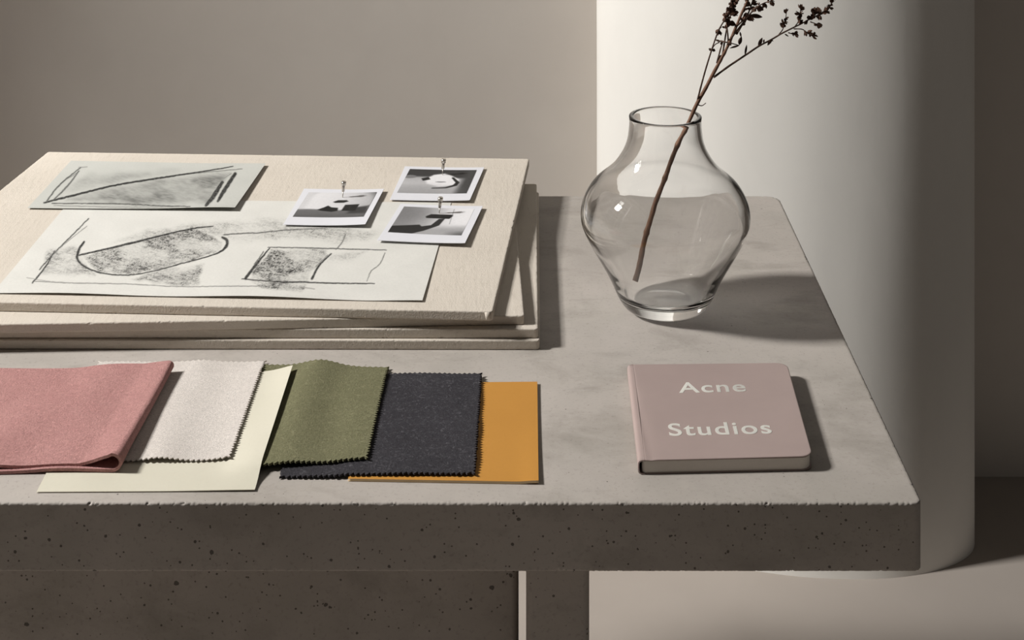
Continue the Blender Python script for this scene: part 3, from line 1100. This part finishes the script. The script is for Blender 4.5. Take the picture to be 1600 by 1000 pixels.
# rounded spine: half-round strip from top cover to bottom cover
V, Fc = [], []
ns = 18
zm, hr = (zc + T + .0002) / 2, (zc - T - .0002) / 2
for j, dv in enumerate(np.linspace(0, 1, 30)):
    e_ = bl * dv + fl * (1 - dv)
    for th in (0, ct):
        for i in range(ns + 1):
            an = math.pi / 2 + math.pi * i / ns
            sx = math.copysign(abs(math.cos(an)) ** .7, math.cos(an)); sz = math.copysign(abs(math.sin(an)) ** .45, math.sin(an))
            V.append(e_ * [1, 1, 0] + ex * (sp_w + sx * (sp_w - th)) + np.array([0, 0, zm + sz * (hr - th)]))
m_ = 2 * (ns + 1)
for j in range(29):
    for i in range(ns):
        a_, b_ = j * m_ + i, (j + 1) * m_ + i
        Fc.append((a_, a_ + 1, b_ + 1, b_))
        a2, b2 = a_ + ns + 1, b_ + ns + 1
        Fc.append((b2, b2 + 1, a2 + 1, a2))
for j in (0, 29):
    for i in range(ns):
        a_ = j * m_ + i
        q = (a_, a_ + ns + 1, a_ + ns + 2, a_ + 1)
        Fc.append(q if j else q[::-1])
mk('spine', V, Fc, MAT['cover'], bk)


def lettering(txt, x0, x1, y0, y1, nm):
    """silver foil letters fitted to a box given in photo pixels (cap height from y0 to y1)"""
    cu = bpy.data.curves.new(nm, 'FONT')
    cu.body = txt
    cu.size = 1
    cu.offset = .013
    cu.extrude = .0
    cu.space_character = 1.12
    ob = bpy.data.objects.new('tmp', cu)
    scn.collection.objects.link(ob)
    dg = bpy.context.evaluated_depsgraph_get()
    me = bpy.data.meshes.new_from_object(ob.evaluated_get(dg))
    vv = np.array([v.co[:] for v in me.vertices])
    ff = [tuple(p.vertices) for p in me.polygons]
    bpy.data.objects.remove(ob)
    lo, hi = vv.min(0), vv.max(0)
    a0, a1, b0 = P(x0, y1, zc), P(x1, y1, zc), P(x0, y0, zc)
    sx = np.linalg.norm(a1 - a0) / (hi[0] - lo[0])
    sy = abs(b0[1] - a0[1]) / .70
    pts_ = []
    for q in vv:
        p = a0 + ex * (q[0] - lo[0]) * sx + ey * (q[1]) * sy
        pts_.append(np.array([p[0], p[1], zc + cov_lift(p) + .00022]))
    nV = len(pts_)
    V = pts_ + [p - np.array([0, 0, .0004]) for p in pts_]
    edges = {}
    for fa in ff:
        for i in range(len(fa)):
            e_ = (fa[i], fa[(i + 1) % len(fa)])
            edges[e_] = edges.get(e_, 0) + 1
    Fc = list(ff)
    for (i, j) in edges:
        if (j, i) not in edges:
            Fc.append((j, i, i + nV, j + nV))
    o = mk(nm, V, Fc, MAT['foil'], fc, smooth=False)
    o['label'] = 'silver foil lettering on the cover'
    return o


lettering('Acne', 1061, 1167, 598, 614, 'lettering')
lettering('Studios', 1046, 1208, 662, 681, 'lettering')

# ------------------------------------------------------------------ glass vase
VYc = 1.752
VXc = (1039.5 - VX) / F * VYc
sc = F / VYc
y_base = VY + F * (H - T) / VYc
row = lambda zy: 140 + zy / 2.631
sil = [(118, 145), (150, 147), (200, 153), (230, 162), (260, 178), (280, 191), (300, 207), (325, 240), (350, 277), (400, 313), (450, 337), (500, 347), (550, 346), (600, 328), (650, 302), (700, 273), (750, 243), (800, 217),
       (850, 195), (900, 168), (925, 140), (945, 100), (956, 20)]
srow = np.array([row(a_) for a_, b_ in sil]); shw = np.array([b_ / 2.631 for a_, b_ in sil])
rim_z = T + (y_base - 182) / sc
rows = np.linspace(srow[0], srow[-1], 600)
hw = np.interp(rows, srow, shw)
prof = []
for z in np.linspace(T + .0005, rim_z, 70):
    yc = VY + F * (H - z) / VYc
    tanv = (H - z) / VYc
    best = .02
    for r in np.linspace(.01, .11, 300):
        aa = r * sc; bb = aa * tanv
        m = (np.abs(rows - yc) < bb)
        if z > rim_z - .012: m &= rows > yc
        need = aa * np.sqrt(np.clip(1 - ((rows - yc) / bb) ** 2, 0, 1))
        if np.all(need[m] <= hw[m] + .8) and yc + bb <= rows[-1] + 1.0: best = r
        else: break
    prof.append((best, z))
pr = np.array([p[0] for p in prof]); pz = np.array([p[1] for p in prof])
for _ in range(2):
    pr[1:-1] = (pr[:-2] + 2 * pr[1:-1] + pr[2:]) / 4
hgt = pz - T
wall = .0050 + .0026 * np.exp(-(hgt / .06) ** 2)
floor_h = .024
outer = [(0.0, T + .0012), (pr[0] * .55, T + .0012), (pr[0] * .80, T + .0003), (pr[0] * .95, T + .0006)] + [(pr[i], pz[i]) for i in range(1, 70)]
inn = []
for i in range(69, -1, -1):
    if hgt[i] > floor_h: inn.append((pr[i] - wall[i], pz[i]))
rl = inn[-1][0]
inn += [(rl * .93, T + floor_h - .0035), (rl * .78, T + floor_h - .0065), (rl * .5, T + floor_h - .008), (rl * .2, T + floor_h - .0083), (0, T + floor_h - .0083)]
ro, ri = pr[-1], pr[-1] - wall[-1]
rim = [(ro - .0004, rim_z + .0007), ((ro + ri) / 2, rim_z + .0010), (ri + .0004, rim_z + .0007)]
V, Fc = lathe(outer + rim + inn, VXc, VYc, 128)
tag(mk('glass_vase', V, Fc, MAT['glass'], base=(VXc, VYc, T)), 'round bellied clear glass vase with narrow neck, holding the dry branch', 'vase')
me = bpy.data.objects['glass_vase'].data
bm = bmesh.new(); bm.from_mesh(me)
bmesh.ops.remove_doubles(bm, verts=bm.verts, dist=1e-6)
bmesh.ops.recalc_face_normals(bm, faces=bm.faces)
bm.to_mesh(me); bm.free()

# ------------------------------------------------------------------ dried branch
DY = VYc - .006


def bp(px, py, dy=0.0): return PY(px, py, DY + dy)


foot = bp(992, 439)
root = empty('dried_branch', tuple(foot), 'dry brown seed-head branch leaning in the glass vase', 'branch')


def tw(name, pts, r0, r1, mat, seg=7, knots=()):
    path = catmull(pts, 8)
    n = len(path)
    rr = [r0 + (r1 - r0) * i / (n - 1) + .0003 * r0 / .002 * mn.noise(Vector((i * .35, r0 * 900, 0))) for i in range(n)]
    for kn in knots:
        i0 = int(kn * (n - 1))
        for i in range(max(0, i0 - 1), min(n, i0 + 2)): rr[i] *= 1.3 if i == i0 else 1.12
    V, Fc = tube(path, rr, seg)
    return mk(name, V, Fc, mat, root), path


stem_px = [(992, 439), (998, 418), (1005, 385), (1010, 366), (1021, 330), (1032, 296), (1042, 270), (1047, 255), (1060, 222), (1075, 193), (1089, 162), (1103, 137), (1116, 112), (1127, 92), (1138, 70), (1150, 42), (1162, 14), (1176, -18), (1190, -60), (1200, -100)]
_, P_stem = tw('stem', [bp(x, y, .004 * math.sin(i * 1.3)) for i, (x, y) in enumerate(stem_px)], .0031, .0011, MAT['stem'], 10, (.16, .30, .42, .46))
tw('twig', [bp(1061, 226), bp(1059, 221), bp(1058, 219)], .0012, .0008, MAT['stem'])
tw('twig', [bp(1091, 164), bp(1097, 165), bp(1103, 161)], .0007, .0004, MAT['twig'])
BR_ = [
    [(1115, 121), (1138, 104), (1168, 84), (1186, 72), (1205, 62), (1222, 52), (1240, 43), (1256, 35), (1270, 27), (1288, 20), (1297, 10), (1302, -6), (1306, -22)],
    [(1090, 156), (1095, 136), (1103, 107), (1112, 78), (1121, 52), (1128, 38), (1136, 26), (1143, 8), (1146, -12), (1150, -40)],
    [(1129, 86), (1132, 66), (1137, 38), (1144, 18), (1152, -6), (1160, -40)],
    [(1138, 64), (1137, 52), (1136, 38), (1138, 22)],
    [(1142, 60), (1156, 42), (1170, 24), (1182, 12), (1196, 4), (1210, 2)],
    [(1150, 42), (1166, 26), (1174, 8), (1180, -14), (1190, -44)],
    [(1153, 50), (1162, 36), (1172, 25)],
    [(1120, 99), (1126, 76), (1130, 64)],
    [(1126, 64), (1134, 66), (1144, 68), (1155, 71)],
]
dys = [.0, -.012, .010, -.008, -.016, .006, .004, .006, -.010]
paths = []
for q, pl in enumerate(BR_):
    nn = len(pl)
    r0 = .0012 if q == 0 else .0010
    _, pth = tw('branchlet', [bp(x, y, dys[q] * min(1, 2.5 * i / nn) + .003 * math.sin(i * 2 + q)) for i, (x, y) in enumerate(pl)], r0, .0005, MAT['twig'], 6)
    paths.append(pth)
sprigs = [[(1217, 54), (1223, 46), (1227, 34), (1229, 16)], [(1242, 42), (1248, 32), (1251, 14)], [(1240, 45), (1254, 46), (1265, 54), (1272, 56)], [(1232, 51), (1238, 53), (1242, 54)],
          [(1262, 32), (1268, 24), (1272, 15)], [(1266, 34), (1274, 37), (1281, 41)], [(1278, 26), (1281, 16)], [(1127, 42), (1122, 48)], [(1124, 66), (1117, 70), (1112, 78)]]
for q, pl in enumerate(sprigs):
    _, pth = tw('sprig', [bp(x, y, .004 * math.sin(i + q * 2)) for i, (x, y) in enumerate(pl)], .0007, .0004, MAT['twig'], 5)
    paths.append(pth)


def leaf_mesh(L, W, cup, twist=.3):
    V, Fc = [], []
    n = 7
    for i in range(n + 1):
        t = i / n
        wd = W * math.sin(math.pi * min(1, t * .96 + .04)) ** .8
        for s in (-1, -.5, 0, .5, 1):
            V.append((s * wd * math.cos(t * twist), L * t, cup * (s * s) * wd + s * wd * math.sin(t * twist) + .15 * L * t * t))
    for i in range(n):
        for k_ in range(4):
            a_ = i * 5 + k_
            Fc.append((a_, a_ + 1, a_ + 6, a_ + 5))
    m0 = len(V)
    V2 = [(x, y, z - .0003) for x, y, z in V]
    Fc += [tuple(m0 + q for q in f_[::-1]) for f_ in Fc]
    return V + V2, Fc


def bud_mesh(seed):
    """small open calyx: a seed with four bracts"""
    rr = random.Random(seed)
    V, Fc = [], []
    for k_ in range(4):
        an = 2 * math.pi * k_ / 4 + rr.random()
        op = .25 + .5 * rr.random()
        b = len(V)
        d = (math.cos(an), math.sin(an))
        t_ = (-d[1], d[0])
        for (l_, wd, out) in ((0, .18, .06), (.45, .42, .20 + .3 * op), (.9, .34, .24 + .45 * op), (1.25, .06, .18 + .6 * op)):
            for s in (-1, 1):
                V.append((d[0] * out + t_[0] * wd * s, d[1] * out + t_[1] * wd * s, l_))
        for i in range(3):
            Fc.append((b + 2 * i, b + 2 * i + 1, b + 2 * i + 3, b + 2 * i + 2))
        b2 = len(V)
        for i in range(8):
            x, y, z = V[b + i]
            V.append((x * .82, y * .82, z + .03))
        for i in range(3):
            Fc.append((b2 + 2 * i + 2, b2 + 2 * i + 3, b2 + 2 * i + 1, b2 + 2 * i))
    return V, Fc


bud_data = []
for s in range(4):
    V, Fc = bud_mesh(s)
    me = bpy.data.meshes.new('bud')
    me.from_pydata(V, [], Fc)
    me.polygons.foreach_set('use_smooth', [True] * len(Fc))
    me.materials.append(MAT['bud'])
    bud_data.append(me)


def put(name, me, p, d, size, spin):
    o = bpy.data.objects.new(name, me)
    q = Vector(d).to_track_quat('Z', 'Y')
    from mathutils import Quaternion
    o.rotation_mode = 'QUATERNION'
    o.rotation_quaternion = q @ Quaternion((0, 0, 1), spin)
    o.scale = (size,) * 3
    o.parent = root
    o.location = Vector(p) - root.location
    scn.collection.objects.link(o)
    return o


def buds(path, t0, t1, n, size, spread=.9):
    L = len(path) - 1
    for i in range(n):
        t = t0 + (t1 - t0) * (i + R.random() * .8) / n
        k_ = min(L - 1, int(t * L)); fr_ = t * L - k_
        p = path[k_] * (1 - fr_) + path[k_ + 1] * fr_
        d = path[min(L, k_ + 1)] - path[max(0, k_ - 1)]
        d = d / (np.linalg.norm(d) + 1e-9)
        r_ = np.array([R.uniform(-1, 1), R.uniform(-1, 1), R.uniform(-1, 1)])
        d = d * .7 + r_ * spread
        d /= np.linalg.norm(d)
        put('bud', R.choice(bud_data), p + d * size * .15, d, size * R.uniform(.5, 1.15), R.random() * 6)


buds(paths[0], .60, 1.0, 30, .0040)
buds(paths[1], .62, 1.0, 24, .0042)
buds(paths[2], .50, 1.0, 26, .0048)
buds(paths[3], .45, 1.0, 10, .0048)
buds(paths[4], .45, .98, 12, .0044)
buds(paths[5], .1, 1.0, 22, .0048)
buds(paths[6], .4, 1.0, 5, .0044)
buds(P_stem, .83, 1.0, 22, .0050)
for q, nb in ((9, 9), (10, 10), (11, 8), (12, 4), (13, 8), (14, 6), (15, 5), (16, 2)):
    buds(paths[q], .35, 1.0, nb, .0040, .8)

leaf_data = {}


def leaf(px, py, ang, L, W, cup=.6, twist=.4, dy=0, tilt=.2):
    """leaf from base pixel, direction angle in the picture (degrees, up positive)"""
    V, Fc = leaf_mesh(L, W, cup, twist)
    p = bp(px, py, dy)
    a_ = math.radians(ang)
    d = np.array([math.cos(a_), tilt, math.sin(a_)]); d /= np.linalg.norm(d)
    sd_ = np.cross(d, np.array([0, 1, 0])); sd_ /= np.linalg.norm(sd_)
    nn = np.cross(sd_, d)
    mk('leaf', [p + sd_ * x + d * y + nn * z for x, y, z in V], Fc, MAT['leaf'], root)


leaf(1172, 24, -12, .0155, .0024, dy=-.004)
leaf(1164, 86, 76, .0115, .0012); leaf(1185, 73, 62, .011, .0019); leaf(1206, 61, -118, .0095, .0019); leaf(1193, 67, 75, .004, .0010)
leaf(1138, 62, -65, .0085, .0026, .8); leaf(1139, 35, -25, .0095, .0030, .8); leaf(1127, 86, -118, .0095, .0018, .5, .8); leaf(1126, 65, 165, .0065, .0012)
leaf(1155, 70, 70, .0095, .0022, .8, 1.0); leaf(1155, 71, -158, .0115, .0012); leaf(1158, 58, 100, .006, .0010); leaf(1113, 78, -20, .0040, .0018); leaf(1112, 79, 150, .004, .0016)
leaf(1184, 12, -25, .008, .0028, .8); leaf(1121, 53, 5, .006, .0010); leaf(1128, 42, -15, .0055, .0012); leaf(1149, 53, 20, .004, .0018)
leaf(1204, 62, -30, .004, .0008); leaf(1226, 53, -35, .006, .0008); leaf(1236, 52, -10, .006, .0011); leaf(1126, 70, 60, .004, .0012)
